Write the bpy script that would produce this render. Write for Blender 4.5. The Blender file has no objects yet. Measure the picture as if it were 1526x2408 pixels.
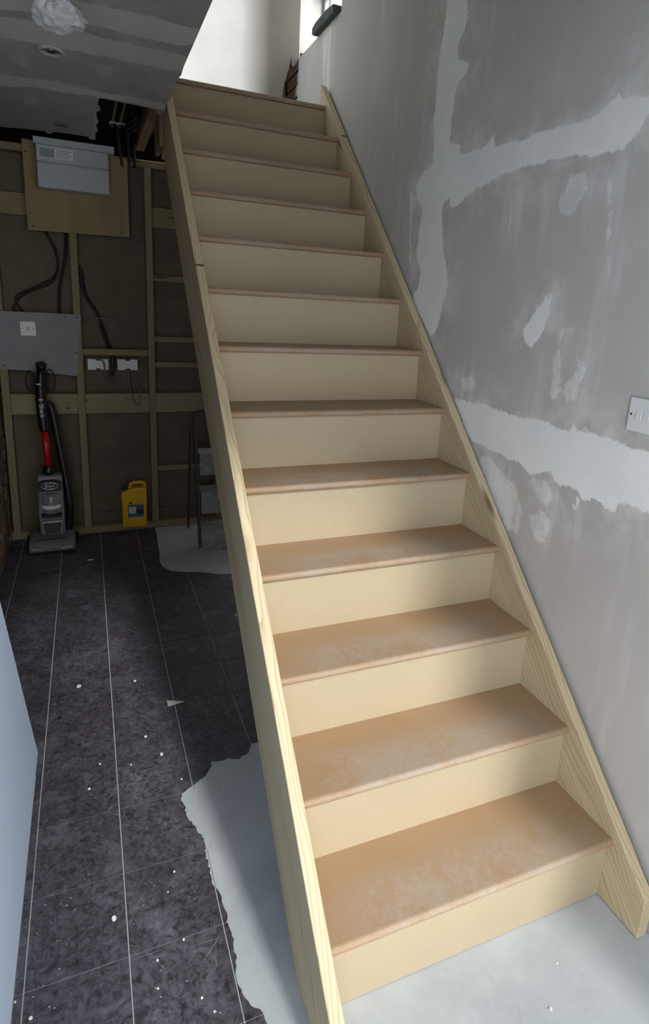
import bpy, bmesh, math, random
import numpy as np
from mathutils import Matrix, Vector

scene = bpy.context.scene
COL = scene.collection
random.seed(7)

def S(r, g, b):
    f = lambda c: (c / 255) / 12.92 if c / 255 <= .04045 else ((c / 255 + .055) / 1.055) ** 2.4
    return (f(r), f(g), f(b), 1.0)

# ------------------------------------------------------------------ camera
cam_data = bpy.data.cameras.new('camera')
cam = bpy.data.objects.new('camera', cam_data)
COL.objects.link(cam)
cam_data.sensor_fit = 'VERTICAL'
cam_data.sensor_height = 36.0
cam_data.lens = 1383.2305 / 2408 * 36
cam_data.shift_x = (763.0 - 781.2616) / 2408
cam_data.shift_y = (1073.8419 - 1204.0) / 2408
cam_data.clip_start = .02
yaw, pitch, roll = .39945, -.24714, .05223
cy_, sy_, cp_, sp_ = math.cos(yaw), math.sin(yaw), math.cos(pitch), math.sin(pitch)
fwd = Vector((sy_ * cp_, cy_ * cp_, sp_)); rgt = Vector((cy_, -sy_, 0)); upv = rgt.cross(fwd)
r2 = math.cos(roll) * rgt + math.sin(roll) * upv
u2 = -math.sin(roll) * rgt + math.cos(roll) * upv
m3 = Matrix((r2, u2, -fwd)).transposed()
cam.matrix_world = Matrix.Translation((-1.2482, -.8917, 1.5478)) @ m3.to_4x4()
scene.camera = cam

# ------------------------------------------------------------------ world, daylight, exposure
world = bpy.data.worlds.new('overcast_sky'); scene.world = world
world.use_nodes = True
bg = world.node_tree.nodes['Background']
bg.inputs['Color'].default_value = (.97, .985, 1.0, 1)
bg.inputs['Strength'].default_value = 4.4

def daylight(name, loc, direction, sx, sy, power, col):
    L = bpy.data.lights.new(name, 'AREA'); L.shape = 'RECTANGLE'; L.size = sx; L.size_y = sy
    L.energy = power; L.color = col
    o = bpy.data.objects.new(name, L); COL.objects.link(o)
    o.location = loc; o.rotation_euler = Vector(direction).to_track_quat('-Z', 'Y').to_euler()
    return o
SKYCOL = (.93, .975, 1.0)
sun_data = bpy.data.lights.new('hazy_sun', 'SUN'); sun_data.energy = 3.0; sun_data.angle = math.radians(8); sun_data.color = (1.0, .98, .94)
sun = bpy.data.objects.new('hazy_sun', sun_data); COL.objects.link(sun)
sun.rotation_euler = Vector((-.22 * math.cos(.64), .975 * math.cos(.64), -math.sin(.64))).to_track_quat('-Z', 'Y').to_euler()
def portal(name, loc, direction, sx, sy):
    o = daylight(name, loc, direction, sx, sy, 1, (1, 1, 1)); o.data.cycles.is_portal = True
portal('portal_roof_glazing', (.94, -2.1, 2.90), (0, .2, -.98), 3.12, 3.0)
portal('portal_stair_window', (.25, 2.78, 3.25), (-1, 0, 0), .83, .42)
portal('portal_added_side_window', (-1.45, -2.3, 1.16), (1, 0, 0), 2.08, 2.0)
portal('portal_rear_glazing', (1.475, -3.57, 1.65), (0, 1, 0), 1.95, 1.7)
daylight('added_upstairs_light', (-3.18, .6, 3.9), (1, .35, -.1), .45, 1.1, 480, (.76, .91, 1.0))  # added unseen lamp that brightens the left of the landing wall

vs = scene.view_settings
vs.view_transform = 'Standard'; vs.look = 'None'; vs.gamma = 1; vs.use_curve_mapping = False
vs.exposure = 0.36

# ------------------------------------------------------------------ helpers
class N:
    """tiny node-tree writer"""
    def __init__(s, name, rough=.8):
        s.m = bpy.data.materials.new(name); s.m.use_nodes = True
        s.t = s.m.node_tree; s.b = s.t.nodes['Principled BSDF']
        s.b.inputs['Roughness'].default_value = rough
    def n(s, typ, ins=None, **kw):
        x = s.t.nodes.new(typ)
        for k, v in kw.items(): setattr(x, k, v)
        for k, v in (ins or {}).items(): s.set(x.inputs[k], v)
        return x
    def set(s, sock, v):
        if isinstance(v, bpy.types.NodeSocket): s.t.links.new(v, sock)
        else: sock.default_value = v
    def math(s, op, a, b=0.0, c=None):
        x = s.n('ShaderNodeMath', operation=op); s.set(x.inputs[0], a); s.set(x.inputs[1], b)
        if c is not None: s.set(x.inputs[2], c)
        return x.outputs[0]
    def vec(s, op, a, b=(0, 0, 0)):
        x = s.n('ShaderNodeVectorMath', operation=op); s.set(x.inputs[0], a); s.set(x.inputs[1], b)
        return x.outputs[0]
    def mix(s, f, a, b, typ='MIX'):
        x = s.n('ShaderNodeMix', data_type='RGBA', blend_type=typ)
        s.set(x.inputs[0], f); s.set(x.inputs[6], a); s.set(x.inputs[7], b)
        return x.outputs[2]
    def ramp(s, f, stops, interp='LINEAR'):
        x = s.n('ShaderNodeValToRGB'); s.set(x.inputs[0], f); r = x.color_ramp; r.interpolation = interp
        while len(r.elements) < len(stops): r.elements.new(.5)
        for e, (p, c) in zip(r.elements, stops):
            e.position = p; e.color = c if isinstance(c, tuple) else (c, c, c, 1)
        return x.outputs[0]
    def step(s, f, lo, hi):
        x = s.n('ShaderNodeMapRange', {0: f, 1: lo, 2: hi}); return x.outputs[0]
    def noise(s, v, scale, detail=4, rough=.55, dist=0.0):
        return s.n('ShaderNodeTexNoise', {'Vector': v, 'Scale': scale, 'Detail': detail, 'Roughness': rough, 'Distortion': dist}).outputs[0]
    def voro(s, v, scale, feature='F1', rnd=1.0):
        x = s.n('ShaderNodeTexVoronoi', {'Vector': v, 'Scale': scale, 'Randomness': rnd}, feature=feature); return x.outputs[0]
    def pos(s): return s.n('ShaderNodeNewGeometry').outputs['Position']
    def objc(s, rnd=True):
        o = s.n('ShaderNodeTexCoord').outputs['Object']
        if not rnd: return o
        r = s.n('ShaderNodeObjectInfo').outputs['Random']
        c = s.n('ShaderNodeCombineXYZ', {0: s.math('MULTIPLY', r, 37.0), 1: s.math('MULTIPLY', r, 11.0), 2: s.math('MULTIPLY', r, 23.0)}).outputs[0]
        return s.vec('ADD', o, c)
    def attr(s, name): return s.n('ShaderNodeAttribute', attribute_name=name).outputs['Fac']
    def bump(s, h, strength=.3, dist=.002):
        x = s.n('ShaderNodeBump', {'Strength': strength, 'Distance': dist, 'Height': h})
        s.t.links.new(x.outputs[0], s.b.inputs['Normal'])
    def col(s, c): s.set(s.b.inputs['Base Color'], c); return s.m

def plain(name, c, rough=.6, metal=0.0, vary=.08, scale=30, coat=0.0):
    n = N(name, rough); n.b.inputs['Metallic'].default_value = metal
    f = n.noise(n.objc(), scale, 3)
    d = tuple(x * (1 - vary * 2) for x in c[:3]) + (1,)
    e = tuple(min(1, x * (1 + vary * 2)) for x in c[:3]) + (1,)
    if coat: n.b.inputs['Coat Weight'].default_value = coat
    return n.col(n.ramp(f, [(.3, d), (.7, e)]))

def wood(name, light, dark, knotc, band=26.0, stretch=.07, knots=True, rough=.7, streak=.5, kscale=(1.7, 9, 11)):
    """grain runs along the object's local X"""
    n = N(name, rough)
    o = n.objc()
    q = n.vec('MULTIPLY', o, (stretch, 1, 1))
    warp = n.noise(n.vec('MULTIPLY', o, (1.3, 5, 5)), 1, 2)
    sep = n.n('ShaderNodeSeparateXYZ', {0: o}).outputs
    wv = n.vec('ADD', q, n.n('ShaderNodeCombineXYZ', {0: 0.0, 1: 0.0, 2: n.math('ADD', n.math('MULTIPLY', sep[1], .8), n.math('MULTIPLY', n.math('SUBTRACT', warp, .5), .20))}).outputs[0])
    w = n.n('ShaderNodeTexWave', {'Vector': wv, 'Scale': band, 'Distortion': 1.2, 'Detail': 2.0, 'Detail Scale': 2.0}, wave_type='BANDS', bands_direction='Z', wave_profile='SAW').outputs[1]
    fine = n.noise(n.vec('MULTIPLY', o, (3, 160, 160)), 1, 3)
    broad = n.noise(n.vec('MULTIPLY', o, (.7, 10, 14)), 1, 2)
    f = n.math('ADD', n.math('MULTIPLY', n.math('POWER', w, 3.0), streak), n.math('MULTIPLY', fine, .28))
    c = n.mix(n.step(f, .08, .95), light, dark)
    c = n.mix(n.math('MULTIPLY', n.step(broad, .42, .72), .40), c, dark)
    if knots:
        k = n.voro(n.vec('MULTIPLY', o, kscale), 1)
        c = n.mix(n.math('MULTIPLY', n.step(k, .13, .05), .8), c, knotc)
    n.bump(f, .12, .001)
    return n.col(c)

# ---- materials
M = {}
M['pine'] = wood('stair_pine', S(206, 192, 160), S(158, 130, 92), S(84, 58, 34), band=24, stretch=.055, streak=.55)
M['stud'] = wood('stud_softwood', S(150, 136, 106), S(116, 100, 74), S(56, 42, 30), band=22, stretch=.06)
M['rail'] = wood('knotty_rail_softwood', S(158, 146, 118), S(124, 110, 82), S(44, 34, 26), band=22, stretch=.06, kscale=(8, 6, 14))
M['joist'] = wood('joist_softwood', S(140, 118, 90), S(104, 84, 60), S(60, 44, 30))
M['ply'] = wood('plywood_face', S(160, 143, 108), S(128, 110, 78), S(90, 74, 50), band=40, stretch=.03, knots=False, streak=.7)

def mdf_tread():
    n = N('mdf_tread', .62); p = n.pos()
    a = n.noise(p, 6.5, 5, .62, .3); b = n.noise(p, 210, 2); c3 = n.noise(p, 60, 5, .75, .8)
    c = n.mix(b, S(148, 118, 84), S(166, 135, 100))
    dust = n.math('MULTIPLY', n.step(n.math('ADD', n.math('MULTIPLY', a, .55), n.math('MULTIPLY', c3, .45)), .36, .56), .85)
    ob = n.n('ShaderNodeSeparateXYZ', {0: n.objc(False)}).outputs
    worn = n.math('MULTIPLY', n.step(n.math('ADD', n.math('ABSOLUTE', ob[0]), n.math('MULTIPLY', n.math('SUBTRACT', a, .5), .25)), .40, .26), n.step(n.math('ADD', ob[1], n.math('MULTIPLY', n.math('SUBTRACT', a, .5), .12)), .11, .05))
    c = n.mix(n.math('MULTIPLY', dust, n.math('ADD', .25, n.math('MULTIPLY', worn, .75))), c, S(163, 149, 134))
    sp = n.step(n.voro(p, 90), .10, .05)
    c = n.mix(n.math('MULTIPLY', sp, n.step(n.noise(p, 9, 2), .55, .7)), c, S(222, 208, 188))
    n.bump(b, .08, .0006)
    return n.col(c)
M['tread'] = mdf_tread()
def mdf_riser():
    n = N('mdf_riser', .6); p = n.pos()
    b = n.noise(p, 190, 2); a = n.noise(p, 7, 4)
    c = n.mix(b, S(171, 156, 129), S(183, 168, 141))
    c = n.mix(n.math('MULTIPLY', n.step(a, .5, .75), .18), c, S(168, 150, 122))
    sc = n.step(n.noise(n.vec('MULTIPLY', p, (22, 22, 60)), 1, 4, .7), .70, .78)
    c = n.mix(n.math('MULTIPLY', sc, .35), c, S(140, 120, 94))
    n.bump(b, .05, .0005)
    return n.col(c)
M['riser'] = mdf_riser()

def plasterboard(name, board, board2, filler, mottle=1.0):
    n = N(name, .85); p = n.pos()
    big = n.noise(p, 1.6, 3); mid = n.noise(p, 7, 5, .65); fine = n.noise(p, 60, 5, .7)
    jit = n.math('ADD', n.math('MULTIPLY', n.math('SUBTRACT', mid, .5), .035), n.math('MULTIPLY', n.math('SUBTRACT', fine, .5), .030))
    c = n.mix(n.step(big, .35, .65), board, board2)
    ve = n.noise(n.vec('MULTIPLY', p, (14, 14, 2.2)), 1, 5, .7)
    c = n.mix(n.math('MULTIPLY', n.step(ve, .54, .72), .20 * mottle), c, filler)
    haze = n.math('MULTIPLY', n.step(n.attr('smear'), -.10, .02), n.step(ve, .42, .66))
    c = n.mix(n.math('MULTIPLY', haze, .40), c, filler)
    haze2 = n.math('MULTIPLY', n.step(n.attr('fill'), -.14, .0), n.step(mid, .44, .62))
    c = n.mix(n.math('MULTIPLY', haze2, .42), c, filler)
    sm = n.step(n.math('ADD', n.attr('smear'), jit), -.001, .006)
    c = n.mix(n.math('MULTIPLY', sm, n.math('ADD', .14, n.math('MULTIPLY', n.step(n.math('ADD', n.math('MULTIPLY', ve, .6), n.math('MULTIPLY', fine, .4)), .36, .62), .55))), c, filler)
    fl = n.step(n.math('ADD', n.attr('fill'), jit), -.002, .003)
    fcol = n.mix(n.step(mid, .3, .7), filler, tuple(x * .93 for x in filler[:3]) + (1,))
    c = n.mix(fl, c, fcol)
    sp = n.math('MULTIPLY', n.step(n.voro(p, 30), .09, .05), n.step(mid, .52, .6))
    c = n.mix(n.math('MULTIPLY', sp, .6), c, filler)
    n.bump(n.math('ADD', n.math('MULTIPLY', fl, .6), n.math('MULTIPLY', fine, .25)), .35, .002)
    return n.col(c)
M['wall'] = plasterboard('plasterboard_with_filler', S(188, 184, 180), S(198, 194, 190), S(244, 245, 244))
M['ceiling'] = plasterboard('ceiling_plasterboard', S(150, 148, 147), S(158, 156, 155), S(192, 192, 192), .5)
M['paint'] = plain('white_wall_paint', S(214, 211, 204), .7, vary=.02, scale=6)
M['paint_blue'] = plain('cool_white_wall_paint', S(210, 228, 254), .7, vary=.02, scale=6)
M['plaster'] = plain('old_cream_plaster', S(160, 150, 140), .85, vary=.03, scale=5)
M['backing'] = plain('board_paper_back', S(106, 98, 84), .9, vary=.06, scale=9)
M['dark_void'] = plain('dark_deck_and_void', S(44, 35, 28), .9, vary=.2, scale=9)  # dark tone of the deck, also used to blacken the ceiling void
def brickm(name, a, b, c):
    n = N(name, .9); o = n.objc()
    r = n.n('ShaderNodeObjectInfo').outputs['Random']
    base = n.mix(r, a, b)
    base = n.mix(n.step(n.noise(o, 12, 5, .7), .5, .68), base, c)
    n.bump(n.noise(o, 60, 4), .5, .003)
    return n.col(base)
M['brick'] = brickm('old_brick', S(122, 92, 74), S(104, 80, 70), S(176, 170, 160))
M['pale_brick'] = brickm('dusty_pale_brick', S(222, 204, 186), S(206, 188, 168), S(232, 220, 206))
M['mortar'] = plain('lime_mortar', S(92, 78, 66), .95, vary=.15, scale=40)
def tilem():
    n = N('dark_vinyl_tile', .48); p = n.pos(); o = n.objc()
    r = n.n('ShaderNodeObjectInfo').outputs['Random']
    m1 = n.noise(p, 55, 6, .75, .6); m2 = n.noise(p, 4.0, 5, .65, .5); m3 = n.noise(p, 14, 5, .7, .7)
    c = n.mix(r, S(44, 41, 49), S(54, 50, 58))
    c = n.mix(n.step(m1, .38, .62), n.mix(.6, c, S(22, 20, 26)), n.mix(.34, c, S(118, 114, 124)))
    c = n.mix(n.math('MULTIPLY', n.step(m3, .50, .72), .40), c, S(120, 120, 130))
    c = n.mix(n.math('MULTIPLY', n.step(m2, .50, .74), n.math('MULTIPLY', n.step(m1, .35, .7), .55)), c, S(140, 144, 152))
    lines = None
    for ang in ((1, 0), (0, 1), (.7, .7), (-.5, .85)):
        d = n.n('ShaderNodeVectorRotate', {'Vector': n.vec('ADD', o, (3.1 * ang[0], 7.7 * ang[1], 0)), 'Angle': math.atan2(ang[1], ang[0])}, rotation_type='Z_AXIS').outputs[0]
        x = n.step(n.noise(n.vec('MULTIPLY', d, (120, 5, 1)), 1, 2, .6, .4), .70, .755)
        lines = x if lines is None else n.math('MAXIMUM', lines, x)
    lines = n.math('MULTIPLY', lines, n.step(n.noise(p, 7, 3), .46, .62))
    c = n.mix(n.math('MULTIPLY', lines, .5), c, S(160, 160, 164))
    sp = n.math('MULTIPLY', n.step(n.voro(p, 60), .12, .07), n.step(n.noise(p, 9, 3), .50, .60))
    c = n.mix(n.math('MULTIPLY', sp, .8), c, S(190, 192, 194))
    n.bump(m1, .15, .0008)
    n.set(n.b.inputs['Roughness'], n.math('ADD', .40, n.math('MULTIPLY', m1, .35)))
    return n.col(c)
M['tile'] = tilem()
def screedm():
    n = N('grey_screed', .5); p = n.pos()
    a = n.noise(p, 3.2, 5, .6, .4); b = n.noise(p, 22, 5, .7, .8); t = n.noise(n.vec('MULTIPLY', p, (40, 9, 1)), 1, 4, .7, 1.5)
    c = n.mix(n.step(a, .35, .7), S(168, 174, 178), S(188, 194, 198))
    c = n.mix(n.math('MULTIPLY', n.step(b, .5, .75), .3), c, S(196, 200, 202))
    c = n.mix(n.math('MULTIPLY', n.step(t, .62, .74), .28), c, S(120, 122, 122))
    n.set(n.b.inputs['Roughness'], n.math('ADD', .38, n.math('MULTIPLY', a, .3)))
    n.bump(b, .12, .001)
    return n.col(c)
M['screed'] = screedm()
M['white_plastic'] = plain('white_plastic', S(226, 228, 230), .35, vary=.01)
M['board_face'] = plain('grey_white_board', S(146, 148, 152), .7, vary=.03, scale=8)
M['ring_grey'] = plain('dusty_ring', S(168, 168, 168), .5, vary=.03)
M['knotwood'] = plain('dark_knot', S(104, 80, 54), .7, vary=.1)
M['grey_steel'] = plain('powder_coated_steel', S(176, 184, 190), .45, vary=.02)
M['lid_line'] = plain('plate_screw_grey', S(60, 62, 64), .6, vary=.02)  # even dark grey of the accessory plate screws
M['print'] = plain('grey_blue_print', S(140, 150, 164), .6, vary=.03)
M['black'] = plain('black_plastic', S(20, 20, 22), .4, vary=.1)
M['cable'] = plain('black_cable_sheath', S(26, 24, 24), .5, vary=.1)
M['grey_cable'] = plain('grey_cable_sheath', S(120, 116, 110), .55, vary=.05)
M['screw'] = plain('dark_screw_head', S(34, 30, 28), .4, metal=.6)
M['steel'] = plain('bright_metal', S(200, 202, 205), .25, metal=1.0, vary=.03)
M['copper'] = plain('dull_pipe_metal', S(150, 140, 130), .4, metal=.9, vary=.06)
M['slate'] = plain('dark_slate', S(70, 78, 76), .7, vary=.14, scale=14)
M['frame'] = plain('white_window_frame', S(232, 238, 240), .35, vary=.01)
M['yellow'] = plain('yellow_plastic', S(226, 176, 24), .42, vary=.05, scale=10)
M['blue_label'] = plain('blue_label', S(66, 84, 130), .5, vary=.05)
M['white_label'] = plain('white_label', S(218, 222, 230), .5, vary=.02)
M['dark_print'] = plain('dark_print', S(34, 38, 58), .5, vary=.05)
M['red_metal'] = plain('red_tube', S(176, 22, 30), .3, vary=.05, coat=.4)
M['grey_plastic'] = plain('grey_plastic', S(104, 106, 110), .4, vary=.05)
M['mid_grey'] = plain('dust_cup_grey', S(128, 130, 132), .25, vary=.08, scale=18, coat=.5)
M['silver'] = plain('silver_trim', S(196, 198, 200), .2, metal=.9, vary=.03)
M['ladder'] = plain('dark_ladder_metal', S(70, 68, 68), .5, metal=.4, vary=.12)
M['ladder_step'] = plain('scuffed_grey_step', S(150, 148, 146), .7, vary=.12, scale=22)
M['chip'] = plain('plaster_chip', S(222, 220, 214), .9, vary=.05)
def glassm():
    m = bpy.data.materials.new('window_glass'); m.use_nodes = True; t = m.node_tree; t.nodes.clear()
    o = t.nodes.new('ShaderNodeOutputMaterial'); x = t.nodes.new('ShaderNodeMixShader'); x.inputs[0].default_value = .06
    a = t.nodes.new('ShaderNodeBsdfTransparent'); a.inputs[0].default_value = (.98, .98, .98, 1)
    g = t.nodes.new('ShaderNodeBsdfGlossy'); g.inputs['Roughness'].default_value = .02
    t.links.new(a.outputs[0], x.inputs[1]); t.links.new(g.outputs[0], x.inputs[2]); t.links.new(x.outputs[0], o.inputs[0])
    return m
M['glass'] = glassm()
def filmm():
    m = bpy.data.materials.new('clear_plastic_film'); m.use_nodes = True; t = m.node_tree; t.nodes.clear()
    o = t.nodes.new('ShaderNodeOutputMaterial'); x = t.nodes.new('ShaderNodeMixShader'); x.inputs[0].default_value = .55
    a = t.nodes.new('ShaderNodeBsdfTransparent'); g = t.nodes.new('ShaderNodeBsdfPrincipled')
    ns = t.nodes.new('ShaderNodeTexNoise'); ns.inputs['Scale'].default_value = 30
    rp = t.nodes.new('ShaderNodeValToRGB'); rp.color_ramp.elements[0].color = S(190, 196, 204); rp.color_ramp.elements[1].color = S(240, 244, 248)
    t.links.new(ns.outputs[0], rp.inputs[0]); t.links.new(rp.outputs[0], g.inputs['Base Color'])
    g.inputs['Roughness'].default_value = .15
    t.links.new(a.outputs[0], x.inputs[1]); t.links.new(g.outputs[0], x.inputs[2]); t.links.new(x.outputs[0], o.inputs[0])
    return m
M['film'] = filmm()

# ---- object helpers
FX = Matrix.Identity(4)
FY = Matrix(((0, -1, 0, 0), (1, 0, 0, 0), (0, 0, 1, 0), (0, 0, 0, 1)))      # local x -> world y
FZ = Matrix(((0, 0, -1, 0), (0, 1, 0, 0), (1, 0, 0, 0), (0, 0, 0, 1)))      # local x -> world z

def link(o, parent=None):
    COL.objects.link(o)
    if parent is not None:
        o.parent = parent
        mw = Matrix.Identity(4); p = parent
        mw = WORLD[p.name]
        o.matrix_parent_inverse = mw.inverted()
    WORLD[o.name] = o.matrix_basis.copy() if parent is None else (WORLD[parent.name] @ o.matrix_parent_inverse @ o.matrix_basis)
    return o
WORLD = {}
def tag(o, label=None, cat=None, group=None, kind=None):
    if label: o['label'] = label
    if cat: o['category'] = cat
    if group: o['group'] = group
    if kind: o['kind'] = kind
    return o
def empty(name, loc, label, cat, group=None):
    o = bpy.data.objects.new(name, None); o.empty_display_size = .1; o.location = loc
    link(o); return tag(o, label, cat, group)
def obj(name, bm, mat, parent=None, frame=None, bevel=0.0, smooth=False, segs=1):
    """bm is in world coordinates; frame gives the object's own axes"""
    if bevel:
        bmesh.ops.bevel(bm, geom=bm.edges[:], offset=bevel, segments=segs, affect='EDGES', profile=.5, clamp_overlap=True)
    bmesh.ops.recalc_face_normals(bm, faces=bm.faces[:])
    c = Vector((0, 0, 0))
    if bm.verts:
        for v in bm.verts: c += v.co
        c /= len(bm.verts)
    F = Matrix.Translation(c) @ (frame or FX)
    bm.transform(F.inverted())
    me = bpy.data.meshes.new(name); bm.to_mesh(me); bm.free()
    if smooth:
        for p in me.polygons: p.use_smooth = True
    me.materials.append(M[mat] if isinstance(mat, str) else mat)
    o = bpy.data.objects.new(name, me)
    o.matrix_basis = F
    return link(o, parent)
def box(x0, x1, y0, y1, z0, z1, bm=None):
    bm = bm or bmesh.new()
    vs_ = [bm.verts.new((x, y, z)) for x in (x0, x1) for y in (y0, y1) for z in (z0, z1)]
    for f in ((0, 1, 3, 2), (4, 6, 7, 5), (0, 4, 5, 1), (2, 3, 7, 6), (0, 2, 6, 4), (1, 5, 7, 3)):
        bm.faces.new([vs_[i] for i in f])
    return bm
def prism(poly, axis, a, b, bm=None):
    """poly in the two other axes (in xyz order), extruded along axis from a to b"""
    bm = bm or bmesh.new()
    def P3(p, t):
        return (t, p[0], p[1]) if axis == 0 else (p[0], t, p[1]) if axis == 1 else (p[0], p[1], t)
    A = [bm.verts.new(P3(p, a)) for p in poly]; B = [bm.verts.new(P3(p, b)) for p in poly]
    bm.faces.new(A); bm.faces.new(B[::-1])
    k = len(poly)
    for i in range(k):
        bm.faces.new((A[i], B[i], B[(i + 1) % k], A[(i + 1) % k]))
    return bm
def smoothpath(pts, sub=6):
    P = [Vector(p) for p in pts]; out = []
    for i in range(len(P) - 1):
        p0, p1, p2, p3 = P[max(i - 1, 0)], P[i], P[i + 1], P[min(i + 2, len(P) - 1)]
        for k in range(sub):
            t = k / sub
            out.append(.5 * ((2 * p1) + (-p0 + p2) * t + (2 * p0 - 5 * p1 + 4 * p2 - p3) * t * t + (-p0 + 3 * p1 - 3 * p2 + p3) * t ** 3))
    return out + [P[-1]]
def tube(pts, rad, seg=8, bm=None, sub=6, rfun=None):
    bm = bm or bmesh.new(); path = smoothpath(pts, sub) if sub else [Vector(p) for p in pts]
    rings = []; prev = None
    for i, p in enumerate(path):
        d = (path[min(i + 1, len(path) - 1)] - path[max(i - 1, 0)]).normalized()
        a = prev if prev is not None else d.orthogonal()
        a = (a - d * a.dot(d)).normalized(); prev = a; b = d.cross(a)
        r = rad if rfun is None else rfun(i / (len(path) - 1))
        rings.append([bm.verts.new(p + (a * math.cos(2 * math.pi * k / seg) + b * math.sin(2 * math.pi * k / seg)) * r) for k in range(seg)])
    for q, w in zip(rings, rings[1:]):
        for k in range(seg): bm.faces.new((q[k], q[(k + 1) % seg], w[(k + 1) % seg], w[k]))
    bm.faces.new(rings[0][::-1]); bm.faces.new(rings[-1])
    return bm
def lathe(profile, c, axis=2, seg=24, bm=None, sx=1.0, sy=1.0):
    bm = bm or bmesh.new(); rings = []
    for r, h in profile:
        ring = []
        for k in range(seg):
            a = 2 * math.pi * k / seg; u, v = r * math.cos(a) * sx, r * math.sin(a) * sy
            q = (u, v, h) if axis == 2 else (u, h, v) if axis == 1 else (h, u, v)
            ring.append(bm.verts.new((c[0] + q[0], c[1] + q[1], c[2] + q[2])))
        rings.append(ring)
    for q, w in zip(rings, rings[1:]):
        for k in range(seg): bm.faces.new((q[k], q[(k + 1) % seg], w[(k + 1) % seg], w[k]))
    bm.faces.new(rings[0][::-1]); bm.faces.new(rings[-1])
    return bm
def clip(poly, x0, x1, y0, y1):
    """part of a (concave) polygon inside a rectangle"""
    out = [tuple(p) for p in poly]
    for ax, lim, sg in ((0, x0, 1), (0, x1, -1), (1, y0, 1), (1, y1, -1)):
        src, out = out, []
        for i in range(len(src)):
            a, b = src[i - 1], src[i]
            ia, ib = (a[ax] - lim) * sg >= 0, (b[ax] - lim) * sg >= 0
            if ia != ib:
                t = (lim - a[ax]) / (b[ax] - a[ax])
                out.append((a[0] + (b[0] - a[0]) * t, a[1] + (b[1] - a[1]) * t))
            if ib: out.append(b)
        if len(out) < 3: return []
    res = []
    for p in out:
        if not res or (abs(p[0] - res[-1][0]) + abs(p[1] - res[-1][1])) > 1e-5: res.append(p)
    if len(res) > 2 and (abs(res[0][0] - res[-1][0]) + abs(res[0][1] - res[-1][1])) < 1e-5: res.pop()
    return res
def sdf(P, polys):
    """signed distance (positive inside) of points P (n,2) to the union of polygons"""
    best = np.full(len(P), -1e3)
    for poly in polys:
        A = np.array(poly, float); B = np.roll(A, -1, 0)
        d = np.full(len(P), 1e9); ins = np.zeros(len(P), bool)
        for a, b in zip(A, B):
            e = b - a; w = P - a
            t = np.clip((w @ e) / max(e @ e, 1e-12), 0, 1)
            d = np.minimum(d, np.hypot(*(w - t[:, None] * e).T))
            cond = ((a[1] > P[:, 1]) != (b[1] > P[:, 1]))
            with np.errstate(divide='ignore', invalid='ignore'):
                xi = a[0] + (P[:, 1] - a[1]) / (b[1] - a[1] if b[1] != a[1] else 1e-12) * (b[0] - a[0])
            ins ^= cond & (P[:, 0] < xi)
        best = np.maximum(best, np.where(ins, d, -d))
    return best
def add_attr(me, name, vals):
    a = me.attributes.new(name, 'FLOAT', 'POINT'); a.data.foreach_set('value', np.asarray(vals, np.float32))
def struct(name, bm, mat, label, parent=None, **kw):
    o = obj(name, bm, mat, parent, **kw)
    if parent is None: tag(o, label, None, None, 'structure')
    return o
def text_mesh(body, size, depth):
    cu = bpy.data.curves.new('lettering', 'FONT'); cu.body = body; cu.size = size; cu.extrude = depth
    cu.align_x = 'CENTER'; cu.align_y = 'CENTER'
    t = bpy.data.objects.new('lettering_curve', cu); COL.objects.link(t)
    bpy.context.view_layer.update()
    me = bpy.data.meshes.new_from_object(t.evaluated_get(bpy.context.evaluated_depsgraph_get()))
    bpy.data.objects.remove(t); bpy.data.curves.remove(cu)
    return me
def lettering(name, body, size, loc, rot, mat, parent, sx=1.0):
    me = text_mesh(body, size, .0006); me.materials.clear(); me.materials.append(M[mat])
    o = bpy.data.objects.new(name, me)
    o.matrix_basis = Matrix.Translation(loc) @ rot.to_4x4() @ Matrix.Diagonal((sx, 1, 1, 1))
    return link(o, parent)
def dup(root, delta):
    """copy of a thing and its parts, moved by delta"""
    c = root.copy(); COL.objects.link(c); c.location = root.location + Vector(delta)
    def kids(src, dst):
        for ch in [o for o in COL.objects if o.parent == src]:
            k = ch.copy(); COL.objects.link(k); k.parent = dst; kids(ch, k)
    kids(root, c)
    return c

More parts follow.
